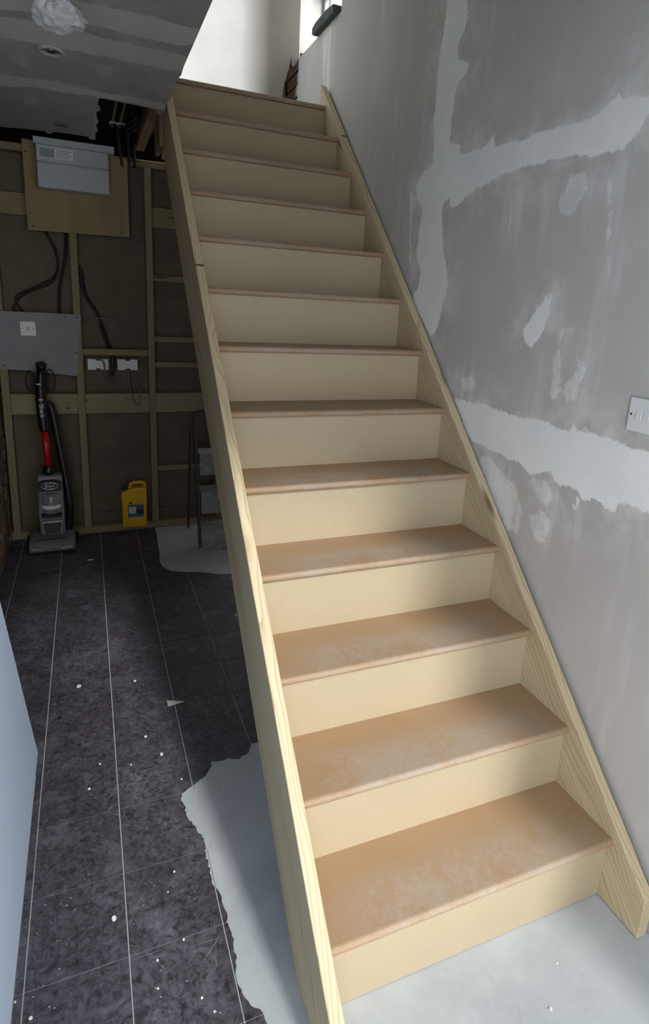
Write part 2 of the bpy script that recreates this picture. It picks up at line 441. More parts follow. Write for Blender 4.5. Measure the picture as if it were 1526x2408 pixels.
# ------------------------------------------------------------------ outlines (metres): filler on the stair wall (y, z), jointing on the ceiling (x, y), edge of the tiles (x, y)
FILL = [[[1.327,2.792],[1.306,2.673],[1.315,2.591],[1.326,2.479],[1.327,2.379],[1.329,2.282],[1.309,2.204],[1.306,2.116],[1.395,2.087],[1.423,2.045],[1.416,2.004],[1.362,1.976],[1.368,1.89],[1.387,1.789],[1.337,1.71],[1.348,1.648],[1.394,1.613],[1.348,1.563],[1.266,1.502],[1.217,1.455],[1.192,1.464],[1.158,1.493],[1.15,1.553],[1.135,1.613],[1.123,1.665],[1.152,1.743],[1.179,1.789],[1.194,1.873],[1.214,1.951],[1.163,1.975],[1.151,1.937],[1.103,1.931],[1.034,1.975],[0.935,1.988],[0.845,2.006],[0.759,2.009],[0.678,1.997],[0.635,2.005],[0.585,2.003],[0.516,1.994],[0.462,1.977],[0.421,1.98],[0.37,1.98],[0.337,1.999],[0.318,2.03],[0.304,2.05],[0.293,2.078],[0.341,2.09],[0.371,2.087],[0.36,2.107],[0.394,2.093],[0.398,2.124],[0.435,2.101],[0.472,2.084],[0.52,2.078],[0.587,2.083],[0.659,2.093],[0.72,2.095],[0.767,2.088],[0.844,2.094],[0.918,2.102],[0.922,2.147],[0.958,2.113],[0.986,2.105],[1.059,2.111],[1.136,2.112],[1.107,2.138],[1.199,2.171],[1.199,2.239],[1.196,2.32],[1.183,2.373],[1.139,2.371],[1.115,2.413],[1.196,2.444],[1.206,2.498],[1.167,2.522],[1.155,2.572],[1.163,2.617],[1.184,2.73]],[[0.576,1.619],[0.554,1.619],[0.553,1.579],[0.562,1.527],[0.583,1.479],[0.61,1.455],[0.642,1.469],[0.664,1.509],[0.628,1.545],[0.605,1.591],[0.575,1.594]],[[1.015,1.237],[0.964,1.24],[0.824,1.24],[0.691,1.243],[0.628,1.234],[0.543,1.24],[0.504,1.243],[0.451,1.235],[0.438,1.233],[0.408,1.235],[0.383,1.258],[0.385,1.24],[0.351,1.243],[0.349,1.273],[0.335,1.248],[0.313,1.244],[0.245,1.244],[0.195,1.24],[0.131,1.239],[0.101,1.239],[0.069,1.09],[0.099,1.087],[0.141,1.091],[0.191,1.082],[0.2,1.052],[0.243,1.059],[0.282,1.068],[0.32,1.037],[0.338,0.994],[0.353,1.021],[0.327,1.067],[0.369,1.072],[0.423,1.065],[0.438,1.079],[0.455,1.098],[0.497,1.077],[0.536,1.061],[0.584,1.083],[0.653,1.085],[0.702,1.094],[0.753,1.093],[0.799,1.106],[0.861,1.095]]]
SMEAR = [[[0.52,1.952],[0.487,1.947],[0.47,1.924],[0.481,1.886],[0.499,1.847],[0.523,1.834],[0.559,1.842],[0.584,1.876],[0.563,1.897],[0.549,1.928]],[[0.495,1.525],[0.487,1.52],[0.49,1.465],[0.472,1.426],[0.471,1.369],[0.474,1.311],[0.505,1.317],[0.503,1.365],[0.505,1.448]],[[0.409,1.444],[0.377,1.439],[0.373,1.402],[0.39,1.378],[0.397,1.33],[0.43,1.318],[0.451,1.344],[0.414,1.41]],[[0.815,1.049],[0.758,1.075],[0.702,1.046],[0.599,1.007],[0.558,0.952],[0.549,0.903],[0.554,0.854],[0.623,0.849],[0.682,0.899],[0.757,0.976]],[[0.535,0.908],[0.476,0.97],[0.42,0.955],[0.424,0.909],[0.435,0.865],[0.475,0.859],[0.504,0.899]],[[0.542,1.054],[0.497,1.003],[0.448,0.994],[0.428,1.025],[0.456,1.069]],[[0.4,1.934],[0.393,1.933],[0.365,1.792],[0.347,1.677],[0.356,1.678],[0.38,1.803]],[[0.787,1.913],[0.778,1.912],[0.786,1.839],[0.797,1.84]],[[1.489,2.048],[1.424,2.012],[1.442,1.897],[1.41,1.755],[1.438,1.742],[1.464,1.9]],[[0.979,1.323],[0.888,1.345],[0.869,1.288],[0.949,1.265]],[[0.468,1.526],[0.457,1.542],[0.449,1.518],[0.46,1.487]],[[2.637,3.034],[2.502,3.017],[2.461,2.617],[2.496,2.601],[2.553,2.641]]]
CBAND = [[[-1.511,1.36],[-1.278,1.251],[-1.224,1.268],[-1.16,1.263],[-1.079,1.257],[-0.994,1.262],[-0.904,1.272],[-0.869,1.264],[-0.86,1.398],[-0.903,1.435],[-0.975,1.432],[-1.068,1.423],[-1.113,1.418],[-1.2,1.416],[-1.255,1.419],[-1.282,1.386],[-1.312,1.402],[-1.386,1.427],[-1.447,1.451],[-1.526,1.464]],[[-1.533,1.509],[-1.452,1.496],[-1.37,1.483],[-1.286,1.493],[-1.217,1.483],[-1.132,1.502],[-1.063,1.501],[-0.99,1.512],[-0.917,1.511],[-0.868,1.504],[-0.863,1.667],[-0.922,1.677],[-1.051,1.675],[-1.15,1.667],[-1.27,1.672],[-1.361,1.671],[-1.473,1.683],[-1.559,1.682]],[[-1.616,2.069],[-1.518,2.078],[-1.439,2.066],[-1.307,2.059],[-1.197,2.088],[-1.053,2.081],[-0.963,2.089],[-0.871,2.097],[-0.866,2.186],[-1.019,2.156],[-1.144,2.168],[-1.168,2.151],[-1.295,2.187],[-1.394,2.178],[-1.537,2.254],[-1.645,2.261]]]
CSPOT = [[[-1.178,1.811],[-1.148,1.763],[-1.107,1.762],[-1.109,1.853],[-1.15,1.886]],[[-0.917,1.827],[-0.866,1.814],[-0.855,1.872],[-0.901,1.891]],[[-1.466,1.871],[-1.423,1.817],[-1.403,1.865],[-1.414,1.942],[-1.454,1.941]],[[-1.472,2.379],[-1.421,2.316],[-1.391,2.352],[-1.406,2.439],[-1.459,2.438]],[[-1.159,2.368],[-1.141,2.31],[-1.118,2.981],[-1.179,2.986]]]
SCREED_EDGE = [[-0.745,0.875],[-0.764,0.875],[-0.786,0.833],[-0.807,0.829],[-0.825,0.816],[-0.852,0.83],[-0.882,0.828],[-0.915,0.835],[-0.924,0.807],[-0.943,0.779],[-0.966,0.768],[-0.99,0.751],[-1.013,0.738],[-1.031,0.728],[-1.038,0.707],[-1.032,0.681],[-1.025,0.614],[-1.009,0.582],[-1.005,0.559],[-0.987,0.529],[-0.987,0.507],[-0.999,0.496],[-0.997,0.452],[-0.999,0.419],[-0.994,0.377],[-0.982,0.341],[-0.981,0.304],[-0.983,0.275],[-0.978,0.24],[-0.981,0.208],[-0.979,0.186],[-0.991,0.145],[-0.989,0.115],[-0.982,0.089],[-0.973,0.068],[-0.955,0.054],[-0.95,0.042],[-0.948,0.021]]
CRUMBS = [[-1.253,0.377,0.013],[-1.094,0.265,0.0056],[-1.115,0.404,0.0044],[-1.16,0.237,0.0069],[-1.165,0.175,0.0054],[-1.091,0.458,0.006],[-1.074,0.121,0.0054],[-1.467,0.257,0.0056],[-1.432,0.211,0.0083],[-1.274,0.943,0.0069],[-1.176,0.905,0.0069],[-1.308,0.841,0.0084],[-1.024,0.786,0.0083],[-0.99,1.189,0.0207],[-1.288,2.679,0.0225],[-1.129,1.378,0.0099],[-1.344,1.41,0.0181],[-1.052,0.084,0.0053],[-0.239,-0.105,0.0058],[-0.325,-0.178,0.0084],[-0.607,1.784,0.0137],[-1.073,0.92,0.0121],[-1.117,1.029,0.0089]]

# ------------------------------------------------------------------ dimensions (metres)
RISE, GO, W, NOSE, TT, STT = .2, .2021, .8269, .020, .022, .032
SLOPE = RISE / GO
M_TOP, M_BOT = .2531, -.081
XW = .045            # face of the wall beside the stairs
XL = -1.472          # face of the white wall on the left
YB, YR = 3.03, 3.22  # landing wall face, back of the stud wall
ZC, ZF = 2.385, 2.60 # ceiling face, upper floor level
ZL = 2.36            # underside of the lintel between the rooms
XE = -.868           # edge of the ceiling along the stairwell

# ------------------------------------------------------------------ floor
floor = struct('floor', box(-1.9, 3.0, -3.6, 3.3, -.06, -.0025), 'screed', 'pale grey screed floor beneath worn dark tiles')
TILE = .2285; X0, Y0 = -1.222, .271
def jag(P, seed=5, amp=.006):
    r = random.Random(seed); out = []
    for (a, b), (c, d) in zip(P, P[1:]):
        out.append((a, b)); k = max(1, int(math.hypot(c - a, d - b) / .008))
        for i in range(1, k): out.append((a + (c - a) * i / k + r.uniform(-amp, amp) * .6, b + (d - b) * i / k + r.uniform(-amp, amp) * .4))
    return out + [P[-1]]
SCREED_EDGE = jag([tuple(p) for p in SCREED_EDGE])
region = [(-1.9, -.95), (-.93, -.95), (-.94, -.5)] + [tuple(p) for p in SCREED_EDGE[::-1]] + [(-.6, .90), (-.3, .93), (.03, .95), (.03, 3.12),
          (-.35, 3.12), (-.35, 2.25), (-.58, 2.27), (-.69, 2.335), (-.80, 2.37), (-.856, 2.40), (-.89, 2.47), (-.90, 2.55), (-.885, 2.68), (-.88, 2.82), (-.87, 2.98), (-.868, 3.12), (-1.9, 3.12)]
full = None
gap = .0017
for i in range(-3, 6):
    for j in range(-6, 13):
        x0, x1 = X0 + i * TILE + gap, X0 + (i + 1) * TILE - gap
        y0, y1 = Y0 + j * TILE + gap, Y0 + (j + 1) * TILE - gap
        if x0 < XL - .01 and y1 < 1.08:
            if x1 < XL + .004: continue
            x0 = XL + .002
        q = clip(region, x0, x1, y0, y1)
        if len(q) < 3: continue
        area = abs(sum(q[k - 1][0] * q[k][1] - q[k][0] * q[k - 1][1] for k in range(len(q)))) / 2
        if area < 4e-4: continue
        if full is not None and len(q) == 4 and area > (TILE - 2 * gap) ** 2 * .999:
            o = bpy.data.objects.new('tile', full); o.location = ((x0 + x1) / 2, (y0 + y1) / 2, -.00125); link(o, floor); continue
        o = obj('tile', prism(q, 2, -.0025, 0), 'tile', floor)
        if len(q) == 4 and area > (TILE - 2 * gap) ** 2 * .999: full = o.data

# ------------------------------------------------------------------ walls
def grid_rects(rects, place, sm_polys, fl_polys):
    V, F, Q = [], [], []
    for (a0, a1, b0, b1, st) in rects:
        na, nb = max(1, round((a1 - a0) / st)), max(1, round((b1 - b0) / st)); base = len(V)
        for i in range(na + 1):
            for j in range(nb + 1):
                a, b = a0 + (a1 - a0) * i / na, b0 + (b1 - b0) * j / nb
                V.append(place(a, b)); Q.append((a, b))
        for i in range(na):
            for j in range(nb):
                k = base + i * (nb + 1) + j
                F.append((k, k + 1, k + nb + 2, k + nb + 1))
    Q = np.array(Q)
    return V, F, sdf(Q, fl_polys), sdf(Q, sm_polys)
def grid_object(name, V, F, fl_, sm_, mat, label):
    me = bpy.data.meshes.new(name); me.from_pydata(V, [], F); me.update()
    add_attr(me, 'fill', fl_); add_attr(me, 'smear', sm_); me.materials.append(M[mat])
    o = bpy.data.objects.new(name, me); link(o); return tag(o, label, None, None, 'structure')

XO, ZH = .30, 3.46    # outer face of the stair wall, window head
V, F, a, b = grid_rects([(-.85, YB, 0, ZC, .02), (-1.2, YB, ZC, 3.03, .02), (-1.2, 2.36, 3.03, 4.9, .2), (2.36, YB, ZH, 4.9, .2)],
                        lambda y, z: (XW, y, z), SMEAR, FILL)
def quad(V, F, a, b, pts):
    k = len(V); V.extend(pts); F.append((k, k + 1, k + 2, k + 3))
    return np.concatenate([a, [-9] * 4]), np.concatenate([b, [-9] * 4])
YJ = 3.22            # far end of the splayed reveal at the frame
for pts in (((XW, 2.36, 3.03), (XO, 2.36, 3.03), (XO, 2.36, ZH), (XW, 2.36, ZH)),
            ((XW, 2.36, 3.03), (XW, YB, 3.03), (XO, YJ, 3.03), (XO, 2.36, 3.03)),
            ((XW, 2.36, ZH), (XW, YB, ZH), (XO, YJ, ZH), (XO, 2.36, ZH)),
            ((XO, 2.36, ZH), (XO, 3.35, ZH), (XO, 3.35, 4.9), (XO, 2.36, 4.9)),
            ((XW, -.85, 0), (XO, -.85, 0), (XO, -.85, ZC), (XW, -.85, ZC)),
            ((XO, -.85, 0), (XO, 3.35, 0), (XO, 3.35, 3.03), (XO, -.85, 3.03)),
            ((XO, -1.2, 3.03), (XO, 2.36, 3.03), (XO, 2.36, 4.9), (XO, -1.2, 4.9))):
    a, b = quad(V, F, a, b, pts)
wall_right = grid_object('wall_right', V, F, a, b, 'wall', 'grey plasterboard wall patched with pale filler beside the stairs')

hole = [(-.078, ZF), (-.066, 2.70), (-.056, 2.80), (-.050, 2.84), (-.046, 2.878), (-.034, 2.90), (-.026, 2.94), (-.018, 2.955), (-.012, 2.985), (-.004, 3.03), (.0005, 2.985), (.012, 2.975), (.020, 2.99), (.030, 2.995), (.036, 3.012), (XW, 3.022)]
wall_back = struct('wall_back', prism([(-3.2, ZF)] + hole + [(XW, 3.03), (XW, 4.9), (-3.2, 4.9)], 1, YB, YB + .016), 'plaster', 'cream plaster landing wall broken away in the corner')
struct('wall_reveal', prism([(XW, YB), (XO, 3.22), (XO, 3.24), (XW, YB + .016)], 2, 3.03, ZH), 'paint', 'white splayed window reveal at the head of the stairs')
obj('cavity_bounce_lining', prism([(-.14, 2.58), (.075, 2.58), (.075, 3.06), (-.14, 3.06)], 1, YB + .30, YB + .31, box(-.15, -.14, YB + .016, YB + .31, 2.58, 3.06, box(-.15, .075, YB + .016, YB + .31, 3.06, 3.07))), 'pale_brick', wall_back)  # added pale lining closes the cavity and bounces light onto the bricks
obj('mortar_bed', box(.056, .075, YB + .002, YB + .30, 2.58, 3.06), 'mortar', wall_back)
for r in range(6):
    z0 = 2.60 + r * .0755
    off = .11 if r % 2 else 0
    for c_ in range(-1, 3):
        y0 = YB + .004 + c_ * .120 + off * .5; y1 = y0 + .108
        y0 = max(y0, YB + .004)
        if y1 - y0 < .02 or y1 > YB + .30: continue
        d = random.uniform(-.003, .003)
        obj('brick', box(.047 + d, .056, y0, y1, z0 + random.uniform(0, .003), z0 + .064), 'pale_brick', wall_back, bevel=.004)

wl = prism([(-1.3, 0), (1.068, 0), (.48, 1.03), (.48, ZC), (-.5, ZC), (-.5, 3.2), (-1.3, 3.04)], 0, XL - .12, XL)
box(XL - .12, XL, -3.3, -1.3, 0, .12, wl); prism([(-3.3, 2.2), (-1.3, 2.2), (-1.3, 3.04), (-3.3, 2.64)], 0, XL - .12, XL, wl); prism([(-3.6, 0), (-3.3, 0), (-3.3, 2.64), (-3.6, 2.58)], 0, XL - .12, XL, wl)
wall_left = struct('wall_left', wl, 'paint_blue', 'bluish white painted wall end on the left foreground')

wall_left_rear = struct('wall_left_rear', box(-1.86, -1.765, .3, YR, 0, ZC), 'mortar', 'old bare brick return wall at the far left')
for r in range(31):
    z0 = r * .0755 + .004
    for c_ in range(-1, 13):
        y0 = 1.2 + c_ * .2265 + (.113 if r % 2 else 0); y1 = y0 + .216
        y1 = min(y1, YR - .004)
        if y1 - y0 < .04: continue
        d = random.uniform(-.004, .004)
        obj('brick', box(-1.765, -1.750 + d, y0, y1, z0, z0 + .065), 'brick', wall_left_rear, bevel=.004)

# stud wall at the rear
wall_rear = struct('wall_rear', box(-1.9, XW, YR, YR + .02, 0, 2.36), 'backing', 'unfinished stud wall showing brown board backs')
YS = 3.13
def timber(name, x0, x1, y0, y1, z0, z1, frame, parent=wall_rear, mat='stud'):
    return obj(name, box(x0, x1, y0, y1, z0, z1), mat, parent, frame=frame, bevel=.0025)
timber('sole_plate', -1.75, XW - .02, YS - .002, YR, 0, .045, FX)
timber('head_plate', -1.75, XW - .02, YS, YR, 2.312, 2.352, FX)
STUDS = [(-1.738, -1.695), (-1.316, -1.274), (-.881, -.840), (-.44, -.40)]
for x0, x1 in STUDS: timber('stud', x0, x1, YS, YR, .045, 2.312, FZ)
timber('noggin', -1.274, -.881, YS + .004, YR, 1.185, 1.224, FX)
for x0, x1 in ((-1.695, -1.316), (-1.274, -.881), (-.840, -.44)):
    timber('rail', x0, x1, YS + .012, YS + .05, .812, .940, FX, mat='rail')
for z in (1.675, 1.292, 1.127, .418):
    timber('noggin', -.840, -.44, YS + .03, YR, z - .018, z + .018, FX)
for z0, z1 in ((1.98, 2.10),):
    timber('rail', -1.695, -1.316, YS + .055, YS + .09, z0, z1, FX); timber('rail', -.840, -.44, YS + .055, YS + .09, z0, z1, FX)
for z in (.115,):
    timber('board_joint', -1.69, -1.32, YR - .004, YR, z - .003, z + .003, FX, mat='mortar')
    timber('board_joint', -1.27, -.885, YR - .004, YR, z - .003, z + .003, FX, mat='mortar')
    timber('board_joint', -.835, -.45, YR - .004, YR, z - .003, z + .003, FX, mat='mortar')

# other walls that close the room round the camera, and an added partition
def wall_pieces(name, rects, axis, at, mat, label, t=.02):
    bm = bmesh.new()
    for a0, a1, z0, z1 in rects:
        if axis == 0: box(at, at + t, a0, a1, z0, z1, bm)
        else: box(a0, a1, at, at + t, z0, z1, bm)
    return struct(name, bm, mat, label)
ZX = 2.60            # top of the room behind
wall_pieces('wall_front', [(-1.6, .5, 0, ZX), (.5, 2.45, 0, .78), (.5, 2.45, 2.5, ZX), (2.45, 3.0, 0, ZX)], 1, -3.64, 'paint', 'white wall below wide glazing behind the viewpoint')
wall_pieces('wall_side', [(-3.62, -.48, 0, 3.2)], 0, 3.0, 'paint', 'white side wall of the room behind')
wall_pieces('wall_lintel', [(-1.75, 3.0, ZL, 3.22)], 1, -.72, 'paint', 'white lintel over the opening to the room behind')
wall_pieces('wall_return', [(XO, 3.0, 0, ZC)], 1, -.85, 'paint', 'white wall returning from the stair wall')
wall_pieces('wall_upper_left', [(-1.2, .35, ZF, 4.9), (.85, YB, ZF, 4.9), (.35, .85, ZF, 3.3), (.35, .85, 4.5, 4.9)], 0, -3.22, 'wall', 'upstairs wall round an added small window')
wall_pieces('wall_upper_front', [(-3.2, XW, ZF, 4.9)], 1, -1.22, 'wall', 'upstairs wall over the front room')
wall_pieces('added_shade_partition', [(-1.2, 2.435, ZF, 4.9)], 0, XE - .08, 'wall', 'added partition upstairs that shades part of the landing wall', t=.075)  # unseen, added to cast the soft shade edge on the landing wall
def roof_slab():
    zt = lambda y: 3.20 + (y + .5) * .2
    bm = bmesh.new()
    for x0, x1, y0, y1 in ((-1.6, -.62, -3.64, -.5), (2.5, 3.02, -3.64, -.5), (-.62, 2.5, -.6, -.5)):
        prism([(y0, zt(y0)), (y1, zt(y1)), (y1, zt(y1) + .03), (y0, zt(y0) + .03)], 0, x0, x1, bm)
    return bm
ext = struct('ceiling_extension', roof_slab(), 'paint', 'sloping white ceiling with roof glazing behind the viewpoint')
for k in range(6):
    xk = -.62 + k * .624
    obj('glazing_bar', prism([(-3.60, 2.585), (-.6, 3.185), (-.6, 3.225), (-3.60, 2.625)], 0, xk - .015, xk + .015), 'frame', ext)
    if k < 5: obj('pane', prism([(-3.60, 2.60), (-.6, 3.20), (-.6, 3.206), (-3.60, 2.606)], 0, xk + .016, xk + .608), 'glass', ext)
struct('ceiling_upper', box(-3.22, XO, -1.22, YB + .02, 4.9, 4.92), 'wall', 'upstairs ceiling over the stairwell')

# ceiling under the upper floor, plasterboard with jointing bands and a ragged hole
cpoly = [(-1.75, .5), (XE, .5), (XE, 1.62), (XE + .004, 1.70), (XE - .004, 1.78), (XE + .006, 1.86), (XE, 1.93), (XE + .004, 2.02), (XE - .006, 2.08), (XE - .002, 2.16), (-.862, 2.24), (-.874, 2.30), (-.89, 2.27), (-.905, 2.20), (-1.0, 2.183), (-1.1, 2.176), (-1.148, 2.172),
         (-1.152, 2.30), (-1.138, 2.36), (-1.156, 2.40), (-1.15, 2.55), (-1.142, 2.59), (-1.153, 2.62), (-1.15, 2.70), (-1.142, 2.76), (-1.153, 2.80), (-1.15, 2.95), (-1.18, 2.955), (-1.19, 2.905), (-1.30, 2.900), (-1.36, 2.912), (-1.37, 2.96), (-1.395, 2.965), (-1.40, 2.92), (-1.50, 2.935), (-1.60, 2.965), (-1.75, 2.97)]
V, F = [], []
CS_ = .03
for i in range(30):
    for j in range(84):
        x0, y0 = -1.75 + i * CS_, .5 + j * CS_
        q = clip(cpoly, x0, min(x0 + CS_, -.85), y0, y0 + CS_)
        if len(q) < 3: continue
        k = len(V); V += [(p[0], p[1], ZC) for p in q]; F.append(tuple(range(k, k + len(q))))
k = len(cpoly)
for i in range(k):
    p, q = cpoly[i - 1], cpoly[i]; b0 = len(V)
    V += [(p[0], p[1], ZC), (q[0], q[1], ZC), (q[0], q[1], ZC + .0125), (p[0], p[1], ZC + .0125)]; F.append((b0, b0 + 1, b0 + 2, b0 + 3))
for rx0, rx1, ry0, ry1 in ((-1.75, XE, -.72, .5), (XE, XW, -.70, -.1)):
    b0 = len(V); V += [(rx0, ry0, ZC), (rx1, ry0, ZC), (rx1, ry1, ZC), (rx0, ry1, ZC)]; F.append((b0, b0 + 1, b0 + 2, b0 + 3))
Q = np.array([(v[0], v[1]) for v in V])
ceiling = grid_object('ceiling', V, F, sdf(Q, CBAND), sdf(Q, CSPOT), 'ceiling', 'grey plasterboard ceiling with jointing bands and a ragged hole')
obj('floor_deck', box(-3.22, XE, -1.22, 3.80, 2.58, ZF, box(XE, XW, 2.42, YB + .005, 2.58, ZF - .022, box(XE, XW, -1.2, -.1, 2.58, ZF))), 'dark_void', ceiling)
obj('trimmer', box(-.925, XE - .008, 1.6, YS, 2.40, 2.575), 'joist', ceiling, frame=FY)
for y in (.6, 1.05, 1.5, 2.08): obj('joist', box(-1.85, -.93, y, y + .045, ZC + .014, 2.575), 'joist', ceiling, frame=FX)
obj('void_lining', box(-1.87, -1.85, -1.2, YR, ZC, 2.58, box(-1.9, .3, 3.78, 3.80, 2.34, 2.60, box(XE - .004, XE, -1.2, 1.6, ZC + .013, 2.6, box(XE, XW, -.12, -.1, ZC, 2.6, box(-1.9, .3, YR + .02, 3.80, 2.34, 2.36, box(XE, .3, YB + .31, 3.80, 2.58, 2.60, box(.28, .30, YB + .3, 3.80, 2.34, 2.60, box(-1.9, -1.87, YR, 3.80, 2.34, 2.60)))))))), 'dark_void', ceiling)  # added dark sheets close the ceiling void, its darkness put into their colour

# ------------------------------------------------------------------ window above the stairs, the glazing behind the viewpoint, and windows added for their light
def window(name, label, axis, at, a0, a1, z0, z1, mull=(), solid=0):
    e = bpy.data.objects.new(name, None); e.empty_display_size = .1
    e.location = (at, (a0 + a1) / 2, z0) if axis == 0 else ((a0 + a1) / 2, at, z0)
    link(e); tag(e, label, None, None, 'structure')
    def bar(n_, u0, u1, w0, w1, t=.06, mat='frame'):
        bm = box(at - t / 2, at + t / 2, u0, u1, w0, w1) if axis == 0 else box(u0, u1, at - t / 2, at + t / 2, w0, w1)
        return obj(n_, bm, mat, e, bevel=.004 if mat == 'frame' else 0)
    f = .05
    bar('frame_jamb', a0, a0 + f, z0, z1); bar('frame_jamb', a1 - f, a1, z0, z1)
    bar('frame_sill', a0 + f, a1 - f, z0, z0 + f); bar('frame_head', a0 + f, a1 - f, z1 - f, z1)
    xs = [a0 + f] + [x for m_ in mull for x in (m_ - .02, m_ + .02)] + [a1 - f]
    for m_ in mull: bar('mullion', m_ - .02, m_ + .02, z0 + f, z1 - f, .05)
    for i in range(0, len(xs), 2): bar('added_light_block' if i < solid * 2 else 'pane', xs[i] + .001, xs[i + 1] - .001, z0 + f + .001, z1 - f - .001, .006, 'white_plastic' if i < solid * 2 else 'glass')  # opaque panels are added to cut the light reaching the landing wall
    return e
window('window_1', 'white framed window in the reveal above the stair wall', 0, .275, 2.362, 3.198, 3.032, ZH - .002, (2.78, 3.08), 1)
window('added_window_2', 'added side window behind the viewpoint, lighting the stair wall', 0, XL - .06, -3.3, -1.3, .12, 2.2, (-2.3,))  # unseen opening added to brighten the wall beside the stairs
window('window_3', 'wide glazing behind the viewpoint', 1, -3.63, .5, 2.45, .78, 2.5, (1.15, 1.8))
window('added_window_4', 'added small window upstairs, lighting the landing wall', 0, -3.21, .35, .85, 3.3, 4.5)  # unseen window added round the upstairs lamp
tag(obj('window_board', prism([(2.395, 3.031), (2.70, 3.031), (2.716, 3.042), (2.712, 3.072), (2.66, 3.084), (2.50, 3.082), (2.40, 3.074)], 0, .012, .20), 'slate', bevel=.004), 'broken dark slate window board on the ledge above the stairs', 'window board')

# ------------------------------------------------------------------ the staircase
st = empty('staircase', (-W / 2, 1.2, 0), 'new straight timber staircase with brown board treads and pale risers', 'staircase')
def bull(y0, y1, zt):
    r = TT / 2; pts = [(y1, zt), (y0 + r, zt)]
    for i in range(1, 8): a = math.pi / 2 + math.pi * i / 8; pts.append((y0 + r + r * math.cos(a), zt - r + r * math.sin(a)))
    return pts + [(y0 + r, zt - TT), (y1, zt - TT)]
tread0 = riser0 = None
for k in range(1, 14):
    if k == 1:
        tread0 = obj('tread', prism(bull(-NOSE, GO + .009, RISE), 0, -W, 0), 'tread', st)
        riser0 = obj('riser', box(-W, 0, 0, .009, 0, RISE - TT), 'riser', st)
        continue
    for src, nm in ((tread0, 'tread'), (riser0, 'riser')):
        o = bpy.data.objects.new(nm, src.data)
        o.matrix_basis = Matrix.Translation((0, (k - 1) * GO, (k - 1) * RISE)) @ src.matrix_basis
        link(o, st)
ang = math.atan2(RISE, GO)
FS = Matrix(((0, 1, 0, 0), (math.cos(ang), 0, -math.sin(ang), 0), (math.sin(ang), 0, math.cos(ang), 0), (0, 0, 0, 1)))
FS = Matrix(((0, -1, 0, 0), (math.cos(ang), 0, -math.sin(ang), 0), (math.sin(ang), 0, math.cos(ang), 0), (0, 0, 0, 1)))
top = lambda y: M_TOP + SLOPE * y
bot = lambda y: M_BOT + SLOPE * y
yf = -.1324
def stringer(ye, x0, x1, y_low):
    poly = [(yf, 0), (yf, top(yf)), (ye, top(ye)), (ye, bot(y_low)), (y_low, bot(y_low)), (-M_BOT / SLOPE, 0)]
    return obj('stringer', prism(poly, 0, x0, x1), 'pine', st, frame=FS, bevel=.0018)
stringer(2.495, 0, STT, 2.40)
stringer(2.42, -W - STT, -W, 2.33)
for xk0, xk1, yk in ((-W - STT + .001, -W - .001, 1.44), (.001, STT - .001, 2.17)):
    obj('knot', prism([(yk - .004, top(yk - .004) + .0002), (yk + .004, top(yk + .004) + .0002), (yk + .0035, top(yk + .0035) + .0012), (yk - .0035, top(yk - .0035) + .0012)], 0, xk0, xk1), 'knotwood', st)
obj('packer', box(-W - STT - .022, -W - STT - .001, 2.30, 2.52, 2.255, 2.50), 'joist', st, frame=FZ, bevel=.002)

# ------------------------------------------------------------------ switch on the right wall
def screw_head(c, axis, r, parent, mat='screw'):
    return obj('screw', lathe([(r, 0), (r * .9, -.0015), (r * .3, -.0015), (r * .28, -.0006)], c, axis=axis, seg=10), mat, parent)
sw = empty('light_switch', (XW, .161, 1.283), 'white rocker light switch plate on the patched wall', 'switch')
obj('plate', box(XW - .010, XW - .0005, .118, .204, 1.281, 1.367), 'white_plastic', sw, bevel=.003, segs=2)
for k in range(3):
    y0 = .178 - k * .0215
    rk = prism([(XW - .0100, 1.309), (XW - .0150, 1.316), (XW - .0115, 1.337), (XW - .0100, 1.338)], 1, y0 - .018, y0)
    obj('rocker', rk, 'white_plastic', sw, bevel=.0008)
for y in (.194, .128): screw_head((XW - .0100, y, 1.324), 0, .0028, sw)

# ------------------------------------------------------------------ boards and electrics on the stud wall
bp = empty('backing_board', (-1.25, YS, 1.9), 'pale plywood backing board fixed high on the studs', 'board')
obj('panel', prism([(-1.531, 1.895), (-.976, 1.903), (-.976, 2.335), (-1.06, 2.352), (-1.531, 2.375)], 1, YS - .019, YS - .001), 'ply', bp, frame=FZ, bevel=.001)
for x, z in ((-1.02, 1.93), (-1.50, 1.92), (-1.515, 2.31), (-1.0, 2.30)): screw_head((x, YS - .019, z), 1, .005, bp)

cu = empty('consumer_unit', (-1.27, YS - .02, 2.12), 'grey metal consumer unit mounted on the plywood backing board', 'fuse box')
y1_ = YS - .020
obj('body', box(-1.452, -1.090, y1_ - .085, y1_, 2.121, 2.338), 'grey_steel', cu, bevel=.003)
obj('cover', box(-1.456, -1.086, y1_ - .098, y1_ - .0855, 2.118, 2.246), 'grey_steel', cu, bevel=.003)
obj('flap', box(-1.456, -1.086, y1_ - .098, y1_ - .0855, 2.252, 2.338), 'grey_steel', cu, bevel=.003)
obj('top_lid', box(-1.468, -1.052, y1_ - .106, y1_ - .006, 2.3385, 2.374), 'grey_steel', cu, bevel=.002)
lab = obj('label', box(-1.445, -1.27, y1_ - .0988, y1_ - .0979, 2.272, 2.326), 'white_label', cu)
obj('printed_panel', box(-1.441, -1.365, y1_ - .0994, y1_ - .0987, 2.275, 2.322), 'print', lab)
for k in range(4): obj('printed_line', box(-1.355, -1.28 - .012 * (k % 2), y1_ - .0994, y1_ - .0987, 2.312 - k * .011, 2.3165 - k * .011), 'print', lab)

